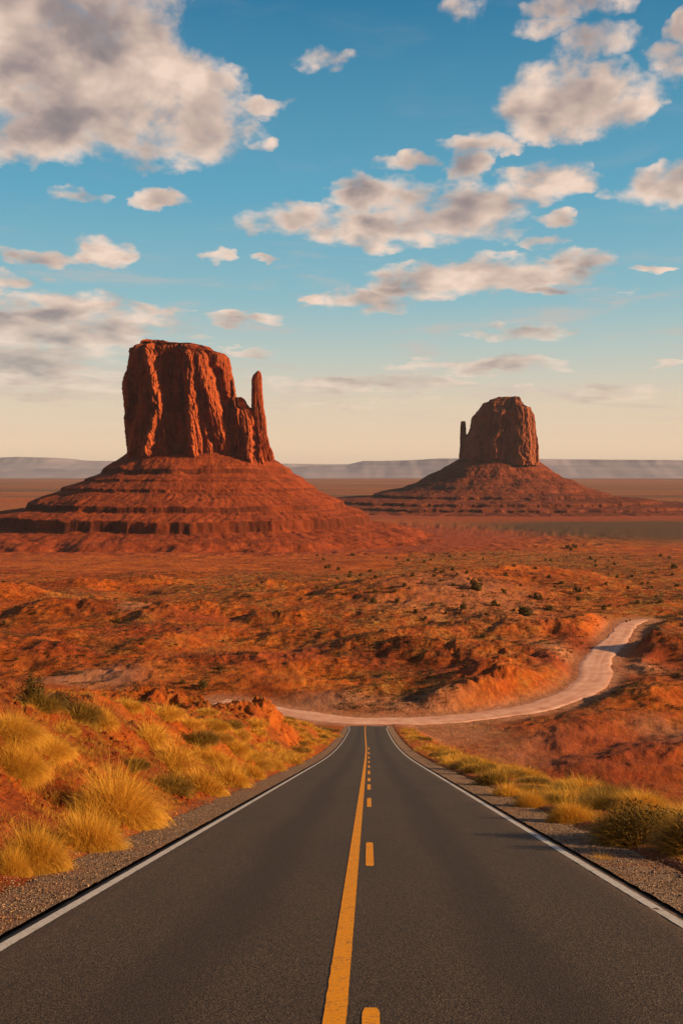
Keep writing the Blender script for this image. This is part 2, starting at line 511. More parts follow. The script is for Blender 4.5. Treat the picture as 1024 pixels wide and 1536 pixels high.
def mat_asphalt():
    m, t, b = material("worn asphalt")
    co = t.n.new('ShaderNodeTexCoord').outputs['Object']
    sp = t.voro(co, 70, 'F1', 'Color')
    sepc = t.n.new('ShaderNodeSeparateColor'); t.l.new(sp, sepc.inputs[0])
    g = sepc.outputs[0]
    sp2 = t.noise(co, 28, 4, .8)
    c = t.ramp(t.math('ADD', t.math('MULTIPLY', g, .5), t.math('MULTIPLY', sp2, .5)),
               [(.28, (.023, .013, .0072)), (.5, (.066, .0395, .0235)), (.70, (.125, .080, .050)), (.85, (.24, .155, .09))])
    u = t.attr('u')      # metres from the centre line: darker, oily wheel paths
    wob = t.math('MULTIPLY', t.math('SUBTRACT', t.noise(t.mapping(co, (1, .12, 1)), .5, 3, .5), .5), 1.1)
    uu = t.math('ABSOLUTE', t.math('ADD', u, wob))
    tr = t.math('ABSOLUTE', t.math('SUBTRACT', uu, 1.55))
    tr = t.maprange(tr, .1, .85, .62, 0, True)
    patch = t.maprange(t.noise(t.mapping(co, (1, .25, 1)), .35, 4, .6), .4, .65, 0, .28)
    c = t.mix(t.math('MAXIMUM', tr, patch), c, (.034, .021, .0135))
    crk = t.noise(t.mapping(co, (.35, .8, 1)), .9, 6, .62, 1.2)
    crk = t.maprange(t.math('ABSOLUTE', t.math('SUBTRACT', crk, .5)), .0, .0035, .7, 0)
    crk = t.math('MULTIPLY', crk, t.maprange(t.noise(co, .11, 2, .5), .5, .6, 0, 1))
    c = t.mix(crk, c, (.014, .010, .008))
    dust = t.maprange(t.math('ABSOLUTE', u), 3.1, 3.9, 0, .35)
    c = t.mix(t.math('MULTIPLY', dust, t.noise(co, 1.7, 5, .7)), c, (.30, .13, .06))
    t.l.new(c, b.inputs['Base Color'])
    b.inputs['Roughness'].default_value = .8
    b.inputs['Specular IOR Level'].default_value = .25
    h = t.math('ADD', t.voro(co, 70), t.math('MULTIPLY', sp2, .8))
    t.l.new(t.bump(h, .55, .008), b.inputs['Normal'])
    return m
M['asphalt'] = mat_asphalt()


def mat_paint(name, col, worn):
    m, t, b = material(name)
    co = t.n.new('ShaderNodeTexCoord').outputs['Object']
    n = t.noise(co, 22, 5, .8); n2 = t.noise(co, 3.5, 4, .7)
    f = t.maprange(t.math('ADD', t.math('MULTIPLY', n, .7), t.math('MULTIPLY', n2, .3)), .50, .62, 0, .85)
    c = t.mix(f, t.mix(n2, tuple(q * .82 for q in col), col), worn)
    t.l.new(c, b.inputs['Base Color']); b.inputs['Roughness'].default_value = .7
    t.l.new(t.bump(n, .4, .006), b.inputs['Normal'])
    return m
M['yellow'] = mat_paint("yellow road paint", (.95, .33, .004), (.26, .12, .03))
M['white'] = mat_paint("white road paint", (.66, .57, .50), (.25, .19, .15))


def mat_gravel():
    m, t, b = material("grey brown gravel")
    co = t.n.new('ShaderNodeTexCoord').outputs['Object']
    v = t.n.new('ShaderNodeTexVoronoi'); t.l.new(co, v.inputs[0]); v.inputs['Scale'].default_value = 34
    sc_ = t.n.new('ShaderNodeSeparateColor'); t.l.new(v.outputs['Color'], sc_.inputs[0])
    c = t.ramp(sc_.outputs[0], [(0, (.12, .066, .04)), (.45, (.28, .165, .10)), (.8, (.44, .27, .165)), (1, (.62, .42, .27))])
    c = t.mix(t.maprange(v.outputs['Distance'], .35, .75, 0, .75), c, (.09, .04, .02))
    c = t.mix(t.maprange(t.noise(co, .9, 4, .6), .48, .7, 0, .5), c, (.34, .12, .045))
    t.l.new(c, b.inputs['Base Color'])
    h = t.math('SUBTRACT', 1.0, v.outputs['Distance'])
    t.l.new(t.bump(h, 1.0, .03), b.inputs['Normal'])
    return m
M['gravel'] = mat_gravel()


def mat_dirt():
    m, t, b = material("pale graded dirt")
    co = t.n.new('ShaderNodeTexCoord').outputs['Object']
    u = t.attr('u'); s = t.attr('s')
    cv = t.n.new('ShaderNodeCombineXYZ'); t.l.new(u, cv.inputs[0]); t.l.new(s, cv.inputs[1])
    n = t.noise(t.mapping(cv.outputs[0], (.55, .02, 1)), 1.0, 3, .5)      # wheel ruts run along the road
    n2 = t.noise(co, .3, 5, .6)
    c = t.ramp(t.math('ADD', t.math('MULTIPLY', n, .5), t.math('MULTIPLY', n2, .5)), [(.35, (.50, .21, .13)), (.5, (.66, .32, .21)), (.65, (.78, .44, .31))])
    t.l.new(c, b.inputs['Base Color'])
    t.l.new(t.bump(t.math('ADD', n, t.noise(co, 2, 4, .6)), .5, .15), b.inputs['Normal'])
    return m
M['dirt'] = mat_dirt()


def mat_leaf(name, ca, cb, cc, transl=.35):
    """ca root colour, cb..cc range of blade colours; every blade has its own tone in attribute 'tone'"""
    m, t, b = material(name)
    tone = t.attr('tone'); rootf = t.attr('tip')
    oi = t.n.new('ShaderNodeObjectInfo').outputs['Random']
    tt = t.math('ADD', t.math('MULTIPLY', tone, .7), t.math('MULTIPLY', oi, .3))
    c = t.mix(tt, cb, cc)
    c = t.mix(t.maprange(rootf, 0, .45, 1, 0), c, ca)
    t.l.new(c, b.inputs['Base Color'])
    b.inputs['Roughness'].default_value = .7
    tr = t.n.new('ShaderNodeBsdfTranslucent'); t.l.new(c, tr.inputs[0])
    ms = t.n.new('ShaderNodeMixShader'); ms.inputs[0].default_value = transl
    t.l.new(b.outputs[0], ms.inputs[1]); t.l.new(tr.outputs[0], ms.inputs[2])
    out = [x for x in t.n if x.type == 'OUTPUT_MATERIAL'][0]
    t.l.new(ms.outputs[0], out.inputs[0])
    return m
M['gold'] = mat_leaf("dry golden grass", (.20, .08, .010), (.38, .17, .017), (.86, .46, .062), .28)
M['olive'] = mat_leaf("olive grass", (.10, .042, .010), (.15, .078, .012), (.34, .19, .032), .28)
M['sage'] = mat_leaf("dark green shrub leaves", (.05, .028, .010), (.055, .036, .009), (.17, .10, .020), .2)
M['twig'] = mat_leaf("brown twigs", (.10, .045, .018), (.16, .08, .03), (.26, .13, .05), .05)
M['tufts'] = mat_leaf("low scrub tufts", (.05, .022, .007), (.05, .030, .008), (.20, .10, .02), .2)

# ------------------------------------------------------------------ ground
rows = np.concatenate([np.linspace(-70, 2, 40), np.geomspace(5.2, 200, 640), 200 * np.exp(np.arange(1, 560) * .0036),
                       1500 * np.exp(np.arange(1, 100) * .0262)])
rows = np.unique(rows)
NC = 860
tt_ = np.linspace(-1, 1, NC)
g_ = .42 * tt_ + .58 * tt_ ** 5
YY = np.repeat(rows[:, None], NC, 1)
XX = (18 + .92 * np.abs(YY)) * g_[None, :]
XX = XX + .03 * np.maximum(YY, 0) * .5
Hh, mk = H(XX, YY, True)
u_ = mk['u']; hs = mk['hillside']
# vegetation, pale sand, dark streak and painted shade zones, laid out in world metres
def blobmask(lst):
    out = np.zeros_like(XX)
    for (px, py, rx, ry) in lst:
        a = flat_at(px, py) if py > 905 else ground_at(px, py)[:2]
        dep = a[1]
        sx = rx * dep / F
        b1 = flat_at(px, py - ry) if py - ry > 905 else ground_at(px, py - ry)[:2]
        sy = abs(b1[1] - a[1]) + 1
        out = np.maximum(out, np.exp(-(((XX - a[0]) / sx) ** 2 + ((YY - a[1]) / sy) ** 2) ** 1.5))
    return out
veg = np.clip(.22 + .5 * fbm2(XX / 60, YY / 60, 3, 71), 0, 1)
veg = np.maximum(veg, 1.0 * blobmask([(760, 840, 330, 42), (960, 890, 160, 50), (580, 860, 150, 35), (700, 790, 190, 10), (150, 895, 130, 12),
                                       (360, 880, 140, 30)]))
veg = veg * (1 - .6 * np.clip(mk['feat'] / 6, 0, 1) * (YY < 600))
veg = np.where(hs > .5, .25, veg)
veg = np.where(YY > 1300, np.clip(.6 + 1.6 * fbm2(XX / 2200, YY / 420, 4, 75), 0, 1), veg)
pale = blobmask([(690, 1102, 80, 14), (620, 1060, 90, 10), (500, 1058, 110, 9), (845, 985, 48, 20), (965, 1003, 55, 10), (205, 925, 24, 6),
                 (140, 1025, 80, 14), (850, 1130, 130, 22), (990, 1110, 50, 20)]) * .85
pale = np.maximum(pale, (1 - sstep(4, 10, mk['dd'])) * .9)
pale = np.maximum(pale, .42 * blobmask([(700, 885, 130, 28), (620, 905, 90, 18)]))
shade_red = .9 * blobmask([(910, 1135, 130, 50), (690, 1020, 55, 22), (860, 965, 40, 14), (820, 1000, 40, 12), (380, 1004, 150, 7), (990, 990, 40, 16), (560, 1000, 60, 10), (200, 955, 90, 8), (90, 990, 80, 8), (440, 985, 60, 7), (300, 935, 70, 6)])  # dark red painted where the hollow and ridge flanks lie in shade
pale = np.where((hs > .5) & (YY < 150), 0, pale)
dark = np.clip(1.4 * blobmask([(990, 793, 320, 15)]) - .15, 0, .92)  # cloud shade on the plain, painted as a dark band
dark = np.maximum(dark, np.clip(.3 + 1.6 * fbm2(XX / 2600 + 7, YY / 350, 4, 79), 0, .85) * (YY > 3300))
rb = np.hypot((XX + 213) / np.where(XX < -213, 560, 450), (YY - 1500) / 410)
redrock_shade = (1 - sstep(1.0, 1.32, rb + .22 * fbm2(XX / 120, YY / 60, 4, 83))) * .95
redrock_shade = np.maximum(redrock_shade, .9 * (1 - sstep(1.0, 1.25, np.hypot((XX - 421) / 900, (YY - 2700) / 620) + .2 * fbm2(XX / 300, YY / 90, 4, 84))))
redrock_shade = np.maximum(redrock_shade, np.where(hs > .5, 0, shade_red))
verts = np.stack([XX, YY, Hh], -1).reshape(-1, 3)
g = mesh_obj("ground", verts, grid_faces(len(rows), NC), M['soil'], attrs=dict(veg=veg, pale=pale, dark=dark, redrock_shade=redrock_shade))
tag(g, kind="structure")

# ------------------------------------------------------------------ paved road, its shoulders and markings
ry_ = np.concatenate([np.linspace(-60, 0, 30), np.linspace(.5, 60, 240), np.linspace(60.5, 204.2, 200)])


def strip(name, ua, ub, n, dz, mat, parent=None, y0=None, y1=None, zf=None, flare=0, wob=0):
    ys = ry_ if y0 is None else np.linspace(y0, y1, max(3, int((y1 - y0) / .4) + 2))
    us = np.linspace(ua, ub, n)
    UU, Y2 = np.meshgrid(us, ys)
    fl = 1 + flare * sstep(192, 204, Y2)
    X2 = xc(Y2) + UU * fl
    Zc = road_z(Y2) + dz
    if zf is not None: Zc = Zc + zf(UU, X2, Y2)
    v = np.stack([X2, Y2, Zc], -1).reshape(-1, 3)
    o = mesh_obj(name, v, grid_faces(len(ys), n), mat, parent, attrs=dict(u=UU))
    return o


road = empty("paved_road", (0, 0, 0)); tag(road, kind="structure")
surf = strip("asphalt_surface", -3.95, 3.95, 25, .012, M['asphalt'], road, flare=.12,
             zf=lambda U, X_, Y_: -.012 * np.abs(U) / 3.95 - .10 * (np.abs(U) > 3.94) + .012 * gnoise(Y_ * 2.3, U * 2, 8) * (np.abs(U) > 3.6))
tag(surf, kind="structure")


def marking(name, uc, wd, mat, y0=None, y1=None, uf=None, wob=.008):
    ys = ry_[(ry_ > -1)] if y0 is None else np.linspace(y0, y1, max(6, int((y1 - y0) / .12)))
    if y0 is None: ys = np.concatenate([[-59], np.linspace(0, 40, 500), np.linspace(40.2, 203.8, 330)])
    us = np.linspace(-.5, .5, 3)
    UU, Y2 = np.meshgrid(us, ys)
    c = uc + (uf(Y2) if uf else 0)
    e = wob * gnoise(Y2 * 4.1, np.sign(UU) * 5.0 + 3, 77) * (UU != 0)
    shape = np.ones_like(Y2)
    if y0 is not None:                        # rounded dash ends
        q = np.minimum(Y2 - y0, y1 - Y2) / .10
        shape = .70 + .30 * np.sqrt(np.clip(q, 0, 1))
    U3 = c + UU * wd * shape + e
    X2 = xc(Y2) + U3
    Zc = road_z(Y2) + .012 - .012 * np.abs(U3) / 3.95 + .0045
    o = mesh_obj(name, np.stack([X2, Y2, Zc], -1).reshape(-1, 3), grid_faces(len(ys), 3), mat, road, attrs=dict(u=U3))
    tag(o, kind="structure")
    return o


end_bend = lambda s: (lambda Y: s * sstep(186, 204, Y) ** 2)
marking("yellow_line", -.17, .175, M['yellow'], uf=lambda Y: -.42 * sstep(100, 200, Y))
marking("edge_line", -3.6, .135, M['white'], uf=end_bend(-.5), wob=.012)
marking("edge_line", 3.6, .135, M['white'], uf=end_bend(.5), wob=.012)
for (a, b) in [(-8, -4.5), (4.5, 7.55), (15.75, 19.2), (28.6, 32.6), (37.5, 41.5), (44.2, 47.4), (51.8, 57), (61.5, 66.4), (72, 77), (83, 89),
               (96, 103), (111, 119)]:
    marking("yellow_dash", .10, .135, M['yellow'], a, b)
marking("cross_line", 1.9, 3.2, M['white'], 203.2, 203.7)

# gravel shoulders: real strips falling into the sand, ragged outside edge
def shoulder(side, wd):
    def zf(U, X_, Y_):
        a = np.abs(U) - 3.9
        edge = wd + .35 * gnoise(Y_ / 1.7, np.full_like(Y_, side * 9.0), 91) + .12 * gnoise(Y_ * 2.2, Y_ * 0 + side, 92)
        return -.035 - .03 * a + .022 * fbm2(X_ * 3, Y_ * 3, 2, 93) - .9 * np.maximum(0, a - edge)
    ua, ub = (3.9, 3.9 + wd + .45) if side > 0 else (-(3.9 + wd + .45), -3.9)
    o = strip("gravel_shoulder", ua, ub, 26, 0, M['gravel'], None, zf=zf)
    tag(o, kind="structure")
shoulder(-1, 1.15); shoulder(1, 1.15)

# dirt road across the valley floor
dv = []; du = []; dsn = []
nd = 13; s_ = 0
for i, p in enumerate(DIRT_W):
    q = DIRT_W[min(i + 1, len(DIRT_W) - 1)] - DIRT_W[max(i - 1, 0)]
    tn = q[:2] / (np.linalg.norm(q[:2]) + 1e-9); nn = np.array([tn[1], -tn[0]])
    if i: s_ += np.linalg.norm(p[:2] - DIRT_W[i - 1][:2])
    for k in np.linspace(-.5, .5, nd):
        e = (.9 * gnoise(s_ / 7, k * 3, 96) + .5 * gnoise(s_ / 1.7, k * 3, 97)) * (abs(k) > .3)
        dv.append([p[0] + nn[0] * (k * p[2] + e), p[1] + nn[1] * (k * p[2] + e), -54.02 + .05 * (1 - (2 * k) ** 2) - .2 * (abs(k) > .49)])
        du.append(k * p[2]); dsn.append(s_)
o = mesh_obj("dirt_road", dv, grid_faces(len(DIRT_W), nd), M['dirt'], attrs=dict(u=du, s=dsn))
tag(o, kind="structure")

# ------------------------------------------------------------------ buttes
def py2z(py, dep):
    return -dep * math.tan(math.atan((py - 768) / F) + PITCH)


def talus(name, dep, pxc, table, parent, mat, seed, nphi=1100, nr=330, gul=1.0):
    """table rows: (rho, py of the level at the butte's depth, left px radius, right px radius, front radius m)"""
    cx = (pxc - 512) * dep / F; k = dep / F
    T = np.array(table, float)
    rho = np.linspace(0, 1, nr)
    lev = np.array([py2z(p, dep) for p in T[:, 1]])
    R, PH = np.meshgrid(rho, np.linspace(0, 2 * math.pi, nphi, endpoint=False), indexing='ij')
    RL = np.interp(rho, T[:, 0], T[:, 2])[:, None] * k; RR = np.interp(rho, T[:, 0], T[:, 3])[:, None] * k
    RF = np.interp(rho, T[:, 0], T[:, 4])[:, None]
    c, s = np.cos(PH), np.sin(PH)
    bl = .5 + .5 * np.tanh(c * 4)
    rx = RL * (1 - bl) + RR * bl
    r = 1 / np.sqrt((c / rx) ** 2 + (s / RF) ** 2)
    xl, yl = r * c, r * s
    # gullies run down the slope, ledges wander a little
    cs, sn = np.cos(PH), np.sin(PH)
    wn_ = gnoise(xl / 70, yl / 70, seed + 3)
    gn = fbm2(cs * 11 + 5 + 1.1 * wn_ + R * 1.6, sn * 11 + R * 1.8, 5, seed, .6, True)
    wn = fbm2(xl / 55, yl / 55, 4, seed + 9)
    fine = fbm2(xl / 9, yl / 9, 4, seed + 19, .55, True)
    Rw = np.clip(R + .042 * wn * sstep(0, .12, R) + gul * .014 * (gn - .4) * sstep(.08, .35, R), 0, 1)
    z = np.interp(Rw, T[:, 0], lev)
    z = z + .8 * (fine - .4) * sstep(0, .05, R) + gul * 3.0 * (gn - .4) * sstep(.10, .4, R) * (1 - sstep(.85, 1, R))
    z = z + 1.8 * fbm2(xl / 30, yl / 30, 3, seed + 29) * (1 - .5 * sstep(.9, .5, R)) + 2.2 * (fbm2(xl / 48 + 3, yl / 30, 4, seed + 39, .55, True) - .3) * sstep(.3, .7, R)
    z = z - 7 * sstep(.80, 1, R + .10 * wn)
    v = np.stack([xl, yl, z], -1).reshape(-1, 3)
    # steep ledge risers get a darker colour
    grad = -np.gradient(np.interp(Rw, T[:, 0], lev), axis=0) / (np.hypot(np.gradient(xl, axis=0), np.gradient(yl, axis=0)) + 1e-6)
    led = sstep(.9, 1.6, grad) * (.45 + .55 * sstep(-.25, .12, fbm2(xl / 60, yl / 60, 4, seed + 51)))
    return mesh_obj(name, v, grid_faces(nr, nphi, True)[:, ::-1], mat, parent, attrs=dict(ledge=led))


def tower(name, dep, pxc, trace, hd, parent, mat, seed, ribs=(), nphi=1500, nz=380, amp=1.0, expn=3.0, yoff=0.0, rot=0.0, sink=14, flute=13.0, jagged=1.0, block=5.0, crag=3.0):
    """trace rows: (py, left px, right px) from base to top"""
    k = dep / F
    cx = (pxc - 512) * k
    T = np.array(trace, float)[::-1]        # increasing py = from top to base
    pyb, pyt = T[-1, 0], T[0, 0]
    pys = np.concatenate([np.linspace(pyb + sink / k, pyb, 14)[:-1], np.linspace(pyb, pyt, nz)])
    xl = (np.interp(pys, T[:, 0], T[:, 1]) - 512) * k - cx
    xr = (np.interp(pys, T[:, 0], T[:, 2]) - 512) * k - cx
    hdz = np.interp(pys, [q[0] for q in hd], [q[1] for q in hd])
    z = np.array([py2z(p, dep) for p in pys])
    PH = np.linspace(0, 2 * math.pi, nphi, endpoint=False)
    c, s = np.cos(PH), np.sin(PH)
    ex = np.sign(c) * np.abs(c) ** (2 / expn); ey = np.sign(s) * np.abs(s) ** (2 / expn)
    mid = ((xl + xr) / 2)[:, None]; hw = ((xr - xl) / 2)[:, None]
    Xl = mid + hw * ex[None]; Yl = hdz[:, None] * ey[None] + rot * (Xl - mid) + yoff
    Zl = np.repeat(z[:, None], nphi, 1)
    arc = np.cumsum(np.hypot(np.diff(np.append(hw.max() * ex, hw.max() * ex[0])), np.diff(np.append(hdz.max() * ey, hdz.max() * ey[0]))))
    arc = arc[None] * np.ones_like(Zl)
    Zl = Zl + crag * np.round(2.5 * 1.5 * gnoise(arc / 19, arc * 0 + 3, seed + 61)) / 2.5 * sstep(z[-1] - 34, z[-1] - 2, Zl)
    wz = Zl + 8 * gnoise(arc / 40, Zl / 40, seed + 3)
    f1 = fbm2(arc / (flute * 1.9) + .25 * gnoise(arc / 20, wz / 50, seed + 4), wz / 150, 3, seed, .5, True)
    f2 = fbm2(arc / (flute * .55), wz / 45, 4, seed + 7, .6, True)
    f3 = fbm2(arc / 3.2, wz / 6, 4, seed + 8, .6)
    f4 = fbm2(arc / 26, Zl / 9, 3, seed + 12)          # horizontal bedding breaks
    d = amp * (4.6 * (f1 - .35) + 4.2 * (f2 - .4) + 1.5 * f3 + 1.2 * f4)
    bl = np.round(2.6 * fbm2(arc / (flute * 1.3), wz / 75, 2, seed + 41)) / 2.6 + .5 * np.round(3 * fbm2(arc / (flute * .5), wz / 24, 2, seed + 43)) / 3
    cr = np.abs(fbm2(arc / (flute * 1.6) + .5 * gnoise(wz / 30, arc / 25, seed + 71), wz / 120 + 4, 3, seed + 73))
    cr2 = np.abs(fbm2(arc / 60 + 8, wz / (flute * 1.1) + .4 * gnoise(arc / 12, wz / 12, seed + 75), 3, seed + 77))
    d = d + amp * block * bl - amp * 4.0 * (1 - sstep(0, .07, cr)) - amp * 1.6 * (1 - sstep(0, .05, cr2))
    d = d - d.mean()
    d = d * np.clip(hdz[:, None] / 20, .12, 1) * np.clip(hw / 12, .12, 1)
    nx = np.sign(c) * np.abs(c) ** (2 - 2 / expn) / 1; ny = np.sign(s) * np.abs(s) ** (2 - 2 / expn)
    nl = np.hypot(nx, ny); nx, ny = nx / nl, ny / nl
    Xl = Xl + d * nx[None] * .55; Yl = Yl + d * ny[None]
    Xl = Xl + jagged * .9 * fbm2(Zl / 7, arc / 30, 3, seed + 15) * np.sign(nx)[None] * np.clip(hw / 12, .1, 1)
    # hand-placed ribs and alcoves on the face towards the camera
    PXs = 512 + (Xl + cx) / k; PYs = np.repeat(pys[:, None], nphi, 1)
    wob = 3.0 * gnoise(PYs / 12, PXs / 22, seed + 31) + 1.5 * gnoise(PYs / 5, PXs / 9, seed + 32)
    front = sstep(.05, .45, -ny)[None]
    for pl, wd, am in ribs:
        dd = seg_dist(PXs + wob, PYs, [(a, b) for a, b in pl]) / wd
        prof = np.clip(1 - dd, 0, 1)
        prof = prof ** .8 if am > 0 else sstep(0, .55, prof)
        Yl = Yl - am * prof * front * (1 + .18 * f2)
    v = np.stack([Xl, Yl, Zl], -1)
    # cap: shrink the last ring towards its middle in a few steps, following a gently broken top
    caps = []
    topz = z[-1]
    for q in (.93, .75, .5, .25, 0.02):
        cxm = Xl[-1].mean(); cym = Yl[-1].mean()
        caps.append(np.stack([cxm + (Xl[-1] - cxm) * q, cym + (Yl[-1] - cym) * q, topz + .8 + 0 * Zl[-1] + .5 * gnoise(Xl[-1] * q / 8, Yl[-1] * q / 8, seed)], -1))
    v = np.concatenate([v, np.array(caps)], 0)
    return mesh_obj(name, v.reshape(-1, 3), grid_faces(v.shape[0], nphi, True), mat, parent)


# the larger butte with the thumb-like spire
D1 = 1500.0
b1 = empty("sandstone_butte", ((300 - 512) * D1 / F, D1, 0))
tag(b1, "massive orange red butte with a thumb-like spire rising beside its fluted block", "butte")
TAL1 = [(0, 676, 70, 70, 30), (.03, 680, 108, 108, 62), (.085, 690, 122, 112, 80), (.16, 703, 142, 136, 104), (.178, 710.5, 146, 142, 107),
        (.25, 718, 170, 156, 130), (.257, 721, 171, 157, 132), (.36, 731, 200, 172, 153), (.368, 735.5, 202, 173, 155), (.50, 748, 240, 205, 195), (.55, 753, 252, 214, 208), (.564, 761, 256, 217, 211),
        (.66, 767, 290, 240, 240), (.70, 770, 300, 252, 250), (.713, 784, 303, 255, 254.5), (.80, 790, 360, 290, 285), (.90, 800, 450, 340, 330),
        (1, 812, 560, 420, 400)]
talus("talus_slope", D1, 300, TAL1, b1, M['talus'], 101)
RIBS1 = [([(233, 528), (240, 560), (245, 590), (250, 612), (242, 645), (232, 680)], 9, 15), ([(229, 600), (215, 640), (206, 680)], 8, 9),
         ([(198, 560), (202, 595), (198, 630)], 7, 13), ([(268, 545), (272, 600), (276, 668)], 19, -22), ([(213, 560), (212, 600)], 9, -7),
         ([(290, 528), (294, 580), (300, 640), (302, 684)], 12, 14), ([(306, 540), (318, 590), (336, 640), (352, 684)], 13, 11),
         ([(310, 610), (318, 650), (326, 684)], 7, 6), ([(333, 540), (330, 570)], 6, 6), ([(330, 560), (345, 620), (364, 670)], 8, -12),
         ([(366, 626), (376, 650), (382, 690)], 9, 9), ([(389, 625), (386, 655), (388, 690)], 4.5, -9), ([(252, 668), (275, 676), (283, 684)], 8, 8)]
tower("cliff_block", D1, 300, [(694, 194, 374), (681, 195, 370), (640, 193, 360), (612, 191.5, 354), (597.5, 191, 352), (575, 191, 349.5), (569, 192, 349), (559, 197, 347.5), (544, 198, 344.5),
                          (538, 199, 343), (532, 200, 337), (528, 199, 322), (524, 201, 317), (521.5, 212, 314), (519.5, 214, 300), (517.5, 215, 259),
                          (515, 217, 257), (513, 224, 252)],
      [(500, 30), (513, 22), (516, 30), (520, 40), (530, 50), (600, 54), (694, 62)], b1, M['cliff'], 201, RIBS1)
tower("shoulder_buttress", D1, 300, [(697, 330, 409), (681, 333, 403), (660, 336, 399), (640, 338, 395), (624, 340, 388), (615, 341, 384), (612, 342, 374), (607, 343, 370),
                          (601, 345, 368), (598.5, 347, 365)],
      [(500, 14), (598, 16), (612, 24), (640, 34), (697, 46)], b1, M['cliff'], 261, [([(366, 626), (376, 650), (382, 695)], 10, 10), ([(388, 625), (388, 695)], 6, -9),
      ([(352, 610), (350, 690)], 7, -6)], nphi=620, nz=220, amp=1.2, yoff=-16, expn=2.6, flute=9)
tower("thumb_spire", D1, 300, [(704, 388, 410), (690, 388, 410.5), (680, 387, 410), (670, 386, 406), (654, 385, 401), (634, 382, 401), (613, 380.5, 397.5),
                          (590, 380.5, 395.5), (572, 380.5, 395), (565, 382.5, 394.5), (561, 386, 393.5), (559.5, 388, 392)],
      [(500, 5), (559, 4), (572, 8), (613, 10), (650, 14), (704, 20)], b1, M['cliff'], 231, nphi=340, nz=240, expn=2.6, yoff=-22, flute=5, amp=1.0, jagged=.8, crag=.6)

# the second butte
D2 = 2700.0
b2 = empty("sandstone_butte", ((745 - 512) * D2 / F, D2, 0))
tag(b2, "smaller dark brown butte with one needle spire, standing across the open plain", "butte")
TAL2 = [(0, 684, 40, 40, 60), (.03, 688, 56, 55, 90), (.10, 700, 75, 70, 120), (.18, 713, 98, 92, 160), (.19, 715, 100, 94, 163), (.27, 725, 120, 117, 205), (.36, 736, 158, 146, 250),
        (.44, 741.5, 185, 165, 290), (.45, 745, 187, 167, 294), (.55, 747, 225, 200, 340), (.60, 749.5, 255, 230, 370), (.61, 753.5, 258, 235, 375),
        (.72, 755.5, 300, 300, 430), (.73, 759, 303, 305, 435), (.86, 761, 350, 420, 500), (1, 764, 420, 560, 580)]
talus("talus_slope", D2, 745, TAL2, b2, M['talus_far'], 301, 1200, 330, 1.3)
RIBS2 = [([(788, 614), (790, 650), (790, 690)], 8, -10), ([(735, 612), (733, 690)], 14, 6), ([(765, 604), (768, 690)], 10, 6), ([(712, 640), (706, 690)], 8, 8),
         ([(751, 640), (752, 688)], 6, -8)]
tower("cliff_block", D2, 745, [(690, 692, 799), (680, 692, 798.5), (659, 695, 797.5), (653, 702, 797), (648, 706, 796.5), (638.5, 709, 795.5), (624, 711, 794),
                          (618, 717, 790), (612.7, 721, 789), (611, 722, 782), (608, 724, 777.5), (604.5, 726, 777), (603, 733, 776), (600, 735, 775.5), (598.5, 741, 775), (597, 745, 774)],
      [(500, 40), (597, 45), (606, 60), (620, 85), (690, 100)], b2, M['cliff_far'], 331, RIBS2, nphi=1000, nz=240, rot=-.30, amp=.9, flute=26, expn=3.6, jagged=1.0, block=7.0)
tower("needle_spire", D2, 745, [(700, 689, 700), (690, 689.6, 699), (670, 690, 699), (655, 690.2, 700), (650, 690.5, 699), (640, 690.6, 698.6), (634, 690.9, 698.2), (632, 691.8, 697.4)],
      [(500, 5), (632, 5), (650, 9), (700, 22)], b2, M['cliff_far'], 351, nphi=160, nz=120, expn=2.5, yoff=14, flute=7)

# the dark band on the plain is shade painted in the ground colour
# far mesas along the horizon
def mesa(name, y0, x0, x1, topf, base, thick, seed, n=900):
    xs = np.linspace(x0, x1, n)
    top = topf(xs)
    prof = [(0, 0), (.30, .25), (.42, .42), (.65, .55), (.95, .74), (1.02, .93), (1.06, 1.0), (1.8, 1.0), (2.4, 0)]
    V = []
    for (d, h) in prof:
        yv = y0 + d * thick + 260 * fbm2(xs / 1500, xs * 0 + d * .4, 4, seed) + 25 * fbm2(xs / 260, xs * 0 + d, 3, seed + 3, .5, True)
        V.append(np.stack([xs, yv, base + (top - base) * h], -1))
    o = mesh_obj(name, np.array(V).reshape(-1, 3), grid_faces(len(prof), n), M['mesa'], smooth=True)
    tag(o, kind="structure")
PZ = lambda py, dep: py2z(py, dep)
def top_a(xs):
    px = 512 + xs * F / 13500
    t = np.interp(px, [-900, 380, 520, 545, 620, 660, 700, 1024, 1100, 2600], [703, 703, 697, 691.5, 690, 687.5, 687.5, 690, 689, 692])
    return np.array([PZ(p, 13500) for p in t]) + 6 * fbm2(xs / 500, xs * 0, 4, 7)
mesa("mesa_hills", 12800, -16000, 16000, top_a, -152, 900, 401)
def top_b(xs):
    px = 512 + xs * F / 17000
    t = np.interp(px, [-1500, -60, 20, 60, 90, 110, 200, 330, 430, 560, 2600], [693, 688, 685, 686, 688, 690.5, 692, 694, 695.5, 697, 692])
    return np.array([PZ(p, 17000) for p in t]) + 5 * fbm2(xs / 700, xs * 0 + 4, 4, 9)
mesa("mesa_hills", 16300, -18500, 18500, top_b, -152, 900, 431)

# ------------------------------------------------------------------ plants
rng = np.random.default_rng(12)


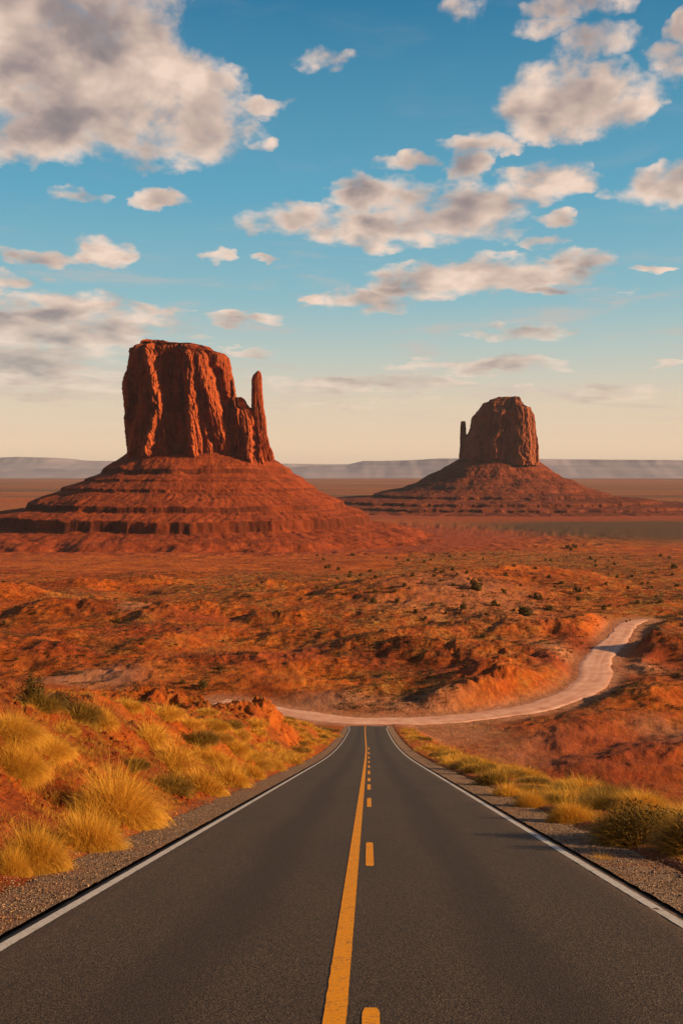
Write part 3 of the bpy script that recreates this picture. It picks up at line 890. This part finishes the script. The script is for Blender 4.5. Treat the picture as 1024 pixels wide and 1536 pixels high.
def blades(n, R, L, wd, seed, spread=1.0, droop=.35, segs=3, lean=(0, 0), jit=.25, inner=.55, cushion=0.0):
    """tuft of n curved blades fanning out of a base disc; returns verts, tris, tone, tip"""
    r = np.random.default_rng(seed)
    a = r.uniform(0, 2 * math.pi, n); q = np.sqrt(r.uniform(0, 1, n))
    bx, by = R * inner * q * np.cos(a), R * inner * q * np.sin(a)
    th = spread * (q * 1.12 + r.normal(0, .17, n)) * 1.15      # lean from vertical
    th = np.clip(th, 0, 1.75)
    a2 = a + r.normal(0, jit, n)
    ln = L * r.uniform(.6, 1.08, n) * (1 - .12 * th)
    dx, dy = np.cos(a2), np.sin(a2)
    t = np.linspace(0, 1, segs + 1)
    if cushion: ln = np.where(r.uniform(0, 1, n) < .04, ln * 1.22, ln * .92)
    t0 = cushion * r.uniform(.2, 1, n) if cushion else np.zeros(n)
    V = []; TN = []; TP = []
    wa = r.uniform(0, math.pi * 2, n)
    wx, wy = np.cos(wa), np.sin(wa)
    tone = r.uniform(0, 1, n)
    dr_ = r.uniform(.6, 1.4, n)
    for i, ti in enumerate(t):
        wi = ti; ti = t0 + (1 - t0) * ti
        ang = th + droop * ti * ti * dr_
        hx = np.sin(ang) * ln * ti; hz = np.cos(ang) * ln * ti
        px_ = bx + dx * hx + lean[0] * ti * ti * ln; py_ = by + dy * hx + lean[1] * ti * ti * ln; pz = hz - .03
        ww = wd * (1 - .75 * wi) * .5
        if i < segs:
            V.append(np.stack([px_ - wx * ww, py_ - wy * ww, pz], -1)); V.append(np.stack([px_ + wx * ww, py_ + wy * ww, pz], -1))
            TN += [tone, tone]; TP += [ti] * 2
        else:
            V.append(np.stack([px_, py_, pz], -1)); TN += [tone]; TP += [ti]
    base = np.arange(n); fs = []
    for i in range(segs - 1):
        A, B = base + 2 * i * n, base + (2 * i + 1) * n; C, D = base + (2 * i + 2) * n, base + (2 * i + 3) * n
        fs += [np.stack([A, B, D], -1), np.stack([A, D, C], -1)]
    i = segs - 1
    fs.append(np.stack([base + 2 * i * n, base + (2 * i + 1) * n, base + (2 * i + 2) * n], -1))
    return np.concatenate(V), np.concatenate(fs), np.concatenate(TN), np.concatenate(TP)


def leafcloud(n, R, Hh_, size, seed, flat=1.0):
    """lumpy dome of small leaf faces, hollow enough to show gaps"""
    r = np.random.default_rng(seed)
    nl = max(4, n // 60)
    la = r.uniform(0, 2 * math.pi, nl); lq = np.sqrt(r.uniform(0, 1, nl)) * .65
    lz = r.uniform(.25, .85, nl) * (1 - lq * .5)
    k = r.integers(0, nl, n)
    d = r.normal(0, 1, (n, 3)); d /= np.linalg.norm(d, axis=1)[:, None]
    rad = r.uniform(.6, 1, n)[:, None] ** .5 * .34
    c = np.stack([lq[k] * np.cos(la[k]), lq[k] * np.sin(la[k]), lz[k]], -1) + d * rad
    c = c * np.array([R, R, Hh_]); c[:, 2] = np.maximum(c[:, 2], .02 * Hh_)
    a = r.normal(0, 1, (n, 3)); a /= np.linalg.norm(a, axis=1)[:, None]
    b = np.cross(a, r.normal(0, 1, (n, 3))); b /= np.linalg.norm(b, axis=1)[:, None]
    s = size * r.uniform(.6, 1.3, n)[:, None]
    V = np.concatenate([c + a * s, c + b * s * .5, c - a * s * .6, c - b * s * .5])
    i = np.arange(n)
    fs = np.stack([i, i + n, i + 2 * n, i + 3 * n], -1)
    tone = r.uniform(0, 1, n)
    return V, fs, np.tile(tone, 4), np.full(4 * n, 1.0)


def proto(name, data, mat):
    V, f, tn, tp = data
    o = mesh_obj(name, V, f, mat, smooth=False, attrs=dict(tone=tn, tip=tp))
    COL.objects.unlink(o)
    return o


def irregular(n, parts, seed, wd, spread, droop, segs):
    """a natural clump: several tussocks of different height and lean grown together, with stray stalks"""
    r = np.random.default_rng(seed)
    V = []; Fc = []; T1 = []; T2 = []; off = 0
    for k in range(parts):
        a = r.uniform(0, 6.28); q = 0 if k == 0 else r.uniform(.30, .62)
        sc = r.uniform(.62, .80) if k == 0 else r.uniform(.38, .62)
        v, f, tn, tp = blades(int(n / parts * (1.5 if k == 0 else .9)), sc, sc * r.uniform(1.0, 1.3), wd, seed * 7 + k, spread, droop, segs,
                              (r.uniform(-.16, .1), r.uniform(-.1, .1)), .5, .85, .66)
        v = v + np.array([q * math.cos(a), q * math.sin(a), 0])
        V.append(v); Fc.append(f + off); T1.append(np.clip(tn * .75 + r.uniform(0, .25), 0, 1)); T2.append(tp); off += len(v)
    v, f, tn, tp = blades(int(n * .012), .8, 1.22, wd * .9, seed * 7 + 50, .75, .5, 4, (0, 0), .5, .8)
    V.append(v); Fc.append(f + off); T1.append(tn * .3 + .7); T2.append(tp)
    return np.concatenate(V), np.concatenate(Fc), np.concatenate(T1), np.concatenate(T2)


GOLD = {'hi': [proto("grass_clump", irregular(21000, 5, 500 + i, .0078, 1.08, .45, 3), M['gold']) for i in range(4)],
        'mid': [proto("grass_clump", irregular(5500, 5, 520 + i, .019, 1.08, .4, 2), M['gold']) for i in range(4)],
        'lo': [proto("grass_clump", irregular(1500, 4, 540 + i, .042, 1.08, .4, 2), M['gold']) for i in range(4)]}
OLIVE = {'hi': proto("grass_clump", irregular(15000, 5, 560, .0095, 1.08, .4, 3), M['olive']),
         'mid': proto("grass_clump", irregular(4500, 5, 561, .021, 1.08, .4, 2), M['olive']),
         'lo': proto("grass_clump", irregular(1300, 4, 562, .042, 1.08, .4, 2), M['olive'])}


def put(src, loc, s, rz=0, sz=None, label=None, cat=None, group=None, mesh_name=None):
    o = src.copy(); COL.objects.link(o)
    o.location = loc; o.scale = (s, s, s if sz is None else sz); o.rotation_euler = (0, 0, rz)
    tag(o, label, cat, group)
    return o


def clump(px, py, wpx, hpx, kind, label, group=None, rnd=None):
    p = ground_at(px, py)
    dist = p[1]
    s = wpx * .5 * dist / F / 1.12; sz = hpx * dist / F / .82
    lod = 'hi' if dist < 30 else ('mid' if dist < 62 else 'lo')
    src = OLIVE[lod] if kind == 'olive' else GOLD[lod][rng.integers(0, 4)]
    return put(src, tuple(p - np.array([0, 0, .04])), s, rng.uniform(0, 6.28), sz, label, 'grass clump', group)


NEAR = [  # base px, base py, width px, height px, kind, label
    (45, 1302, 130, 92, 'gold', "tall golden grass clump beside the gravel, lowest one down the bank"),
    (128, 1272, 118, 88, 'gold', "pale gold grass clump with wispy upright tips, just below the broad domed clump"),
    (172, 1230, 160, 102, 'gold', "broadest domed gold grass clump, leaning over red clay above the gravel shoulder"),
    (300, 1188, 90, 62, 'gold', "round golden clump at the gravel edge, next uphill from the bare reddish hollow"),
    (345, 1178, 75, 52, 'gold', "gold clump on the gravel edge between two rounded golden neighbours"),
    (255, 1188, 78, 50, 'olive', "short reddish brown tuft in the clay hollow behind the rounded gold clumps"),
    (262, 1150, 90, 50, 'gold', "wide gold clump spilling over the clay crest behind the gravel-edge clumps"),
    (20, 1160, 110, 62, 'gold', "tall golden clump at the frame edge halfway up the red bank"),
    (15, 1105, 115, 48, 'gold', "dense golden clump on the crest at the frame edge, under the dark-topped shrub"),
    (118, 1078, 85, 42, 'olive', "dark olive tuft on the crest beside the twiggy green shrub"),
    (150, 1085, 60, 44, 'gold', "golden clump on the crest falling over the red clay scarp"),
    (60, 1062, 70, 34, 'olive', "low olive tuft at the foot of the twiggy green shrub"),
    (190, 1062, 60, 24, 'gold', "flat straw tuft on the crest behind the red clay scarp"),
    (95, 1095, 60, 22, 'gold', "small bright straw tuft lying on top of the red clay scarp"),
    (245, 1075, 66, 28, 'gold', "light gold tuft on the crest, furthest from the twiggy shrub"),
    (225, 1112, 76, 40, 'gold', "gold clump sitting at the top end of the clay scarp"),
    (20, 1310, 60, 60, 'gold', "golden clump cut by the frame edge beside the gravel shoulder"),
    (375, 1165, 50, 36, 'gold', "small golden clump at the gravel edge, uphill of the two rounded ones"),
    (200, 1150, 55, 20, 'olive', "short brown tuft half buried in the clay above the broad domed clump"),
    (305, 1140, 60, 36, 'gold', "yellow clump behind the rounded gravel-edge clumps"),
    (330, 1152, 62, 36, 'gold', "rounded gold clump directly behind the pair on the gravel edge"),
    (352, 1128, 60, 30, 'gold', "middle-sized gold clump halfway between the gravel edge and the far clay mound"),
    (300, 1112, 62, 28, 'olive', "brownish clump on the crest between the clay scarp and the far clay mound"),
    (322, 1092, 56, 24, 'gold', "pale gold clump just before the far clay mound"),
    (285, 1090, 50, 22, 'gold', "small pale tuft on the crest against the red flat"),
    (378, 1142, 50, 30, 'gold', "gold clump two places back from the gravel, below the far clay mound"),
    (70, 1130, 90, 40, 'gold', "faded gold clump spreading over the bare clay halfway up the bank"),
    (905, 1300, 56, 26, 'gold', "small wispy straw tuft on the gravel in front of the dark bush"),
    (795, 1212, 62, 38, 'gold', "bright gold clump on the verge beyond the dark bush"),
    (855, 1234, 80, 52, 'gold', "leafy golden clump touching the dark bush on its uphill-facing side"),
    (830, 1205, 46, 26, 'olive', "small olive tuft behind the gold clumps beyond the dark bush"),
    (740, 1176, 60, 34, 'olive', "dark olive clump in the middle of the downhill verge"),
    (760, 1196, 66, 34, 'gold', "pale gold clump on the gravel edge in front of the dark olive clump"),
    (715, 1160, 56, 26, 'olive', "olive clump on the verge just past the middle dark one"),
]
for px, py, wp, hp, kd, lab in NEAR:
    clump(px, py, wp, hp, kd, lab)

# the many similar clumps that follow the two shoulders downhill
for i in range(250):
    left = i % 2 == 0
    y = math.exp(rng.uniform(math.log(26 if left else 20), math.log(196)))
    if left:
        uu = -(5.6 + abs(rng.normal(0, 1)) * (1.6 + y * .02)); hgt = rng.uniform(.45, .85)
        if y < 54: continue
    else:
        uu = 6.0 + rng.uniform(0, 1) * 3.0
        if rng.uniform() < .3: continue; hgt = rng.uniform(.38, .7)
    x = float(xc(y)) + uu
    if abs(x) > .37 * y + 1: continue
    z = float(H(np.array([x]), np.array([y]))[0])
    s = rng.uniform(.55, 1.15) * (1.0 + y * .0015)
    lod = 'hi' if y < 28 else ('mid' if y < 62 else 'lo')
    ol = rng.uniform() < .22
    src = OLIVE[lod] if ol else GOLD[lod][rng.integers(0, 4)]
    kd = 'dull olive' if ol else 'golden'
    where = "dotting the red clay bank above the uphill-side shoulder" if left else "on the narrow verge above the red hollow"
    put(src, (x, y, z - .04), s * .95, rng.uniform(0, 6.28), hgt * s * 1.3, f"{kd} grass clump {where}", 'grass clump',
        f"{kd} grass clumps {'along the clay bank' if left else 'along the verge above the hollow'}")

# the dark green bush at the right-hand verge: leaves, twigs and a gold outer fringe
def shrub(px, py, wpx, hpx, label, n=5200, leaf=.03, mat='sage', seed=1, tw=260):
    p = ground_at(px, py); d = p[1]
    R = wpx * .5 * d / F; h = hpx * d / F
    r = empty("desert_shrub", tuple(p)); tag(r, label, 'shrub')
    V, f, tn, tp = leafcloud(n, R, h, leaf, seed)
    mesh_obj("foliage", V, f, M[mat], r, False, dict(tone=tn, tip=tp))
    V, f, tn, tp = blades(tw, R, h * .95, .03 * h, seed + 1, .95, .2, 3)
    mesh_obj("stem", V, f, M['twig'], r, False, dict(tone=tn, tip=tp))
    return r, R, h
def sprigs(r, R, h, n, mat, seed, wd=.012):
    V, f, tn, tp = blades(n, R, h * 1.05, wd, seed, .95, .25, 3, jit=.4, inner=.8)
    V = V * np.array([1, 1, 1])
    mesh_obj("sprigs", V, f, M[mat], r, False, dict(tone=tn, tip=tp))
r, R, h = shrub(972, 1262, 160, 56, "broad dark olive bush with yellowish tips beside the gravel shoulder", 3500, .035, 'sage', 700)
sprigs(r, R, h, 6000, 'olive', 702, .010)
sprigs(r, R * 1.05, h, 3500, 'gold', 703, .008)
r, R, h = shrub(1048, 1280, 90, 70, "dark bush at the frame edge, merging with the broad olive bush", 2500, .035, 'sage', 710)
sprigs(r, R, h, 4000, 'olive', 712, .010)
sprigs(r, R, h, 2000, 'gold', 713, .008)
r, R, h = shrub(52, 1056, 40, 46, "twiggy dark green shrub with one upright top on the bank crest", 1100, .05, 'sage', 720)
r, R, h = shrub(95, 1060, 50, 24, "low dark green shrub next to the twiggy upright one", 900, .05, 'sage', 730)

# dark junipers dotted over the plain
def jproto(i):
    r = empty("juniper_bush", (0, 0, 0))
    V, f, tn, tp = leafcloud(420, .62, 1.0, .11, 800 + i)
    a = mesh_obj("crown", V, f, M['sage'], r, False, dict(tone=tn, tip=tp))
    V, f, tn, tp = blades(14, .3, .7, .09, 820 + i, .8, .1, 3)
    b = mesh_obj("trunk", V, f, M['twig'], r, False, dict(tone=tn, tip=tp))
    return r, a, b
JP = [jproto(i) for i in range(4)]
for r, a, b in JP:
    for q in (r, a, b): COL.objects.unlink(q)
JUN = [(491, 853, 9), (508, 855, 7), (618, 865, 9), (651, 865, 7), (663, 860, 8), (563, 867, 7), (606, 881, 9), (563, 889, 9), (592, 889, 7), (560, 905, 10),
       (595, 904, 10), (505, 884, 8), (524, 866, 7), (540, 864, 6), (622, 920, 10), (696, 913, 12), (713, 884, 20), (757, 864, 8), (755, 890, 9), (788, 922, 22), (806, 900, 13),
       (739, 908, 12), (825, 842, 5), (851, 823, 8), (861, 822, 8), (855, 826, 6), (823, 868, 8), (822, 915, 14), (865, 888, 12), (867, 900, 8), (925, 867, 7), (946, 866, 7), (1010, 853, 10),
       (1003, 838, 5), (883, 884, 6), (940, 884, 7), (724, 957, 10), (612, 842, 6), (580, 838, 5), (645, 841, 5), (305, 1033, 16), (275, 1026, 10), (8, 938, 9), (175, 935, 10), (330, 1005, 8), (450, 925, 6),
       (700, 860, 7), (678, 857, 6), (770, 850, 6), (893, 850, 6), (955, 905, 8), (1015, 880, 8), (990, 905, 7), (905, 915, 7), (780, 880, 6)]
SPECIAL = {(788, 922): "largest rounded dark juniper, on the slope below the pale rise",
           (713, 884): "dark juniper on the crest of the pale rise",
           (305, 1033): "lone round green bush on the bare red flat below the ridge",
           (822, 915): "sprawling dark bush on the slope above the bend of the dirt road",
           (275, 1026): "small low bush beside the lone round one on the red flat",
           (851, 823): "one of two small junipers together near the edge of the shaded plain"}
jr = np.random.default_rng(77)
for _ in range(110):
    px_ = jr.uniform(470, 1020) if jr.uniform() < .8 else jr.uniform(10, 470)
    JUN.append((px_, jr.uniform(832, 935) if px_ > 470 else jr.uniform(880, 1010), jr.uniform(3.0, 6.5)))
for i, (px, py, s) in enumerate(JUN):
    p = ground_at(px, py)
    if p is None: continue
    r, a, b = JP[i % 4]
    sc_ = s * 1.15 * p[1] / F
    rr = r.copy(); COL.objects.link(rr); rr.location = tuple(p - np.array([0, 0, .05 * sc_])); rr.scale = (sc_ * .85, sc_ * .85, sc_ * .72); rr.rotation_euler = (0, 0, i * 1.7)
    for q in (a, b):
        c = q.copy(); COL.objects.link(c); c.parent = rr
    lab = SPECIAL.get((px, py))
    if lab: tag(rr, lab, "bush")
    elif px > 470: tag(rr, "small dark juniper dotted over the tan scrub plain", "bush", "junipers over the plain")
    else: tag(rr, "small dark bush on the red broken ground below the large butte", "bush", "bushes on the red ground")


def scatter(name, pts, zs, sizes, nblade, mat, seed, wd=.08, lift=0, flat=.7):
    """one mesh of many little tufts (uncountable ground cover)"""
    variants = [blades(nblade, 1.0, 1.0, wd, seed + k, 1.1, .2, 2) for k in range(6)]
    n = len(pts); r = np.random.default_rng(seed)
    kk = r.integers(0, 6, n); an = r.uniform(0, 6.28, n); tone0 = r.uniform(0, 1, n)
    VV = []; FF = []; TN = []; TP = []; off = 0
    for k in range(6):
        V, f, tn, tp = variants[k]
        idx = np.nonzero(kk == k)[0]
        if len(idx) == 0: continue
        ca, sa = np.cos(an[idx])[:, None], np.sin(an[idx])[:, None]
        s = sizes[idx][:, None]
        xx = (V[None, :, 0] * ca - V[None, :, 1] * sa) * s + pts[idx, 0][:, None]
        yy = (V[None, :, 0] * sa + V[None, :, 1] * ca) * s + pts[idx, 1][:, None]
        zz = V[None, :, 2] * s * flat + zs[idx][:, None] + lift
        m = len(V)
        VV.append(np.stack([xx, yy, zz], -1).reshape(-1, 3))
        FF.append((f[None] + (off + np.arange(len(idx))[:, None, None] * m)).reshape(-1, 3))
        TN.append((tn[None] * .5 + tone0[idx][:, None] * .5).ravel()); TP.append(np.tile(tp, len(idx)))
        off += m * len(idx)
    o = mesh_obj(name, np.concatenate(VV), np.concatenate(FF), M[mat], smooth=False, attrs=dict(tone=np.concatenate(TN), tip=np.concatenate(TP)))
    tag(o, kind="stuff")
    return o


def cand(n, y0, y1, half, seed, thr, sc=30):
    r = np.random.default_rng(seed)
    y = np.exp(r.uniform(math.log(y0), math.log(y1), n)); x = r.uniform(-1, 1, n) * half * y + .0 * y
    keep = gnoise(x / sc, y / sc, seed) + .5 * gnoise(x / (sc / 4), y / (sc / 4), seed + 1) > thr
    return x[keep], y[keep], r


# scrub over the valley floor
x, y, r = cand(95000, 212, 1150, .42, 901, -.05)
dd = seg_dist(x, y, DIRT_W[::3]); k = dd > 8
x, y = x[k], y[k]
z, mk2 = H(x, y, True)
k = (mk2['hillside'] < .5)
x, y, z = x[k], y[k], z[k]
tag(scatter("low_scrub", np.stack([x, y], -1), z - .05, r.uniform(.5, 1.5, len(x)) * (.6 + y / 800), 9, 'tufts', 910, .2, 0, .5),
    "low brown and olive scrub speckling the red valley floor", "scrub")
# scrub in the near hollow
x, y, r = cand(12000, 90, 240, .45, 903, -.1, 18)
k = (x - xc(y) > 16)
x, y = x[k], y[k]
z = H(x, y)
tag(scatter("hollow_scrub", np.stack([x, y], -1), z - .04, r.uniform(.25, .8, len(x)), 16, 'tufts', 920, .10, 0, .6), "dark scrub patches on the floor of the red hollow", "scrub")
# thin dry grass between the clumps on both verges
x, y, r = cand(60000, 7, 190, .45, 905, -.08, 3)
u2 = x - xc(y)
keepp = ((u2 < -5.3) & (u2 > -16 - y * .15) & (r.uniform(0, 1, len(x)) < np.clip(1.25 - (-u2 - 5) * .09, .25, 1))) | ((u2 > 5.45) & (u2 < 9.8))
x, y = x[keepp], y[keepp]
z = H(x, y)
tag(scatter("dry_grass", np.stack([x, y], -1), z - .02, r.uniform(.07, .20, len(x)) * (1 + y / 60), 14, 'gold', 930, .05, 0, 1.1), "thin dry straw grass between the clumps on both verges", "grass")

# knee-high straw filling the gaps on the clay bank
x, y, r = cand(9000, 12, 190, .45, 907, .0, 5)
u2 = x - xc(y)
k = (u2 < -5.9) & (u2 > -15 - y * .15) & (r.uniform(0, 1, len(x)) < np.clip(1.3 - (-u2 - 5) * .08, .2, 1))
x, y = x[k], y[k]
tag(scatter("straw_grass", np.stack([x, y], -1), H(x, y) - .02, r.uniform(.22, .48, len(x)), 60, 'gold', 940, .026, 0, 1.0), "knee-high straw grass filling the gaps on the clay bank", "grass")

# loose stones and clods
def stones(name, x, y, z, size, mat, seed):
    r = np.random.default_rng(seed)
    ico = np.array([[0, 0, 1], [.89, 0, .45], [.28, .85, .45], [-.72, .53, .45], [-.72, -.53, .45], [.28, -.85, .45], [.72, .53, -.45], [-.28, .85, -.45],
                    [-.89, 0, -.45], [-.28, -.85, -.45], [.72, -.53, -.45], [0, 0, -1]])
    fi = np.array([[0, 1, 2], [0, 2, 3], [0, 3, 4], [0, 4, 5], [0, 5, 1], [1, 6, 2], [2, 7, 3], [3, 8, 4], [4, 9, 5], [5, 10, 1], [2, 6, 7], [3, 7, 8], [4, 8, 9],
                   [5, 9, 10], [1, 10, 6], [6, 11, 7], [7, 11, 8], [8, 11, 9], [9, 11, 10], [10, 11, 6]])
    n = len(x)
    V = ico[None] * r.uniform(.65, 1.25, (n, 12, 1)) * r.uniform(.6, 1.2, (n, 1, 3)) * size[:, None, None]
    V[..., 2] *= .7
    V = V + np.stack([x, y, z], -1)[:, None]
    o = mesh_obj(name, V.reshape(-1, 3), (fi[None] + 12 * np.arange(n)[:, None, None]).reshape(-1, 3), mat, smooth=False)
    tag(o, kind="stuff"); return o
r = np.random.default_rng(61)
n = 26000
y = np.exp(r.uniform(math.log(6), math.log(45), n)); sd = r.choice([-1, 1], n); a = 3.93 + 1.45 * r.uniform(0, 1, n) ** .9
x = xc(y) + sd * a
z = np.maximum(road_z(y) - .035 - .03 * (a - 3.9), H(x, y)) + .002
tag(stones("gravel", x, y, z, np.exp(r.normal(math.log(.011), .45, n)), M['gravel'], 62), "loose grey brown stones over both gravel shoulders", "gravel")
n = 9000
y = np.exp(r.uniform(math.log(9), math.log(120), n)); x = xc(y) - 5.4 - np.abs(r.normal(0, 1, n)) * (3 + y * .08)
k = gnoise(x / 3, y / 3, 66) > -.05; x, y = x[k], y[k]
tag(stones("clay_rubble", x, y, H(x, y), np.exp(r.normal(math.log(.035), .6, len(x))) * (1 + y / 60), M['soil'], 63), "broken red clay clods scattered over the bank", "rubble")

# ------------------------------------------------------------------ haze
def haze():
    m = bpy.data.materials.new("valley haze"); m.use_nodes = True
    t = NT(m.node_tree)
    v = t.n.new('ShaderNodeVolumePrincipled'); o = t.n.new('ShaderNodeOutputMaterial')
    v.inputs['Color'].default_value = (.72, .84, 1, 1); v.inputs['Density'].default_value = 1.5e-5
    v.inputs['Anisotropy'].default_value = 0.0
    t.l.new(v.outputs[0], o.inputs['Volume'])
    x0, x1, y0, y1, z0, z1 = -19500, 19500, -120, 20500, -160, 205
    vs_ = [(x, y, z) for z in (z0, z1) for y in (y0, y1) for x in (x0, x1)]
    fs = [(0, 2, 3, 1), (4, 5, 7, 6), (0, 1, 5, 4), (2, 6, 7, 3), (0, 4, 6, 2), (1, 3, 7, 5)]
    o = mesh_obj("haze", vs_, fs, m, smooth=False)
    tag(o, "pale blue evening haze over the whole valley", "haze", kind="stuff")
haze()
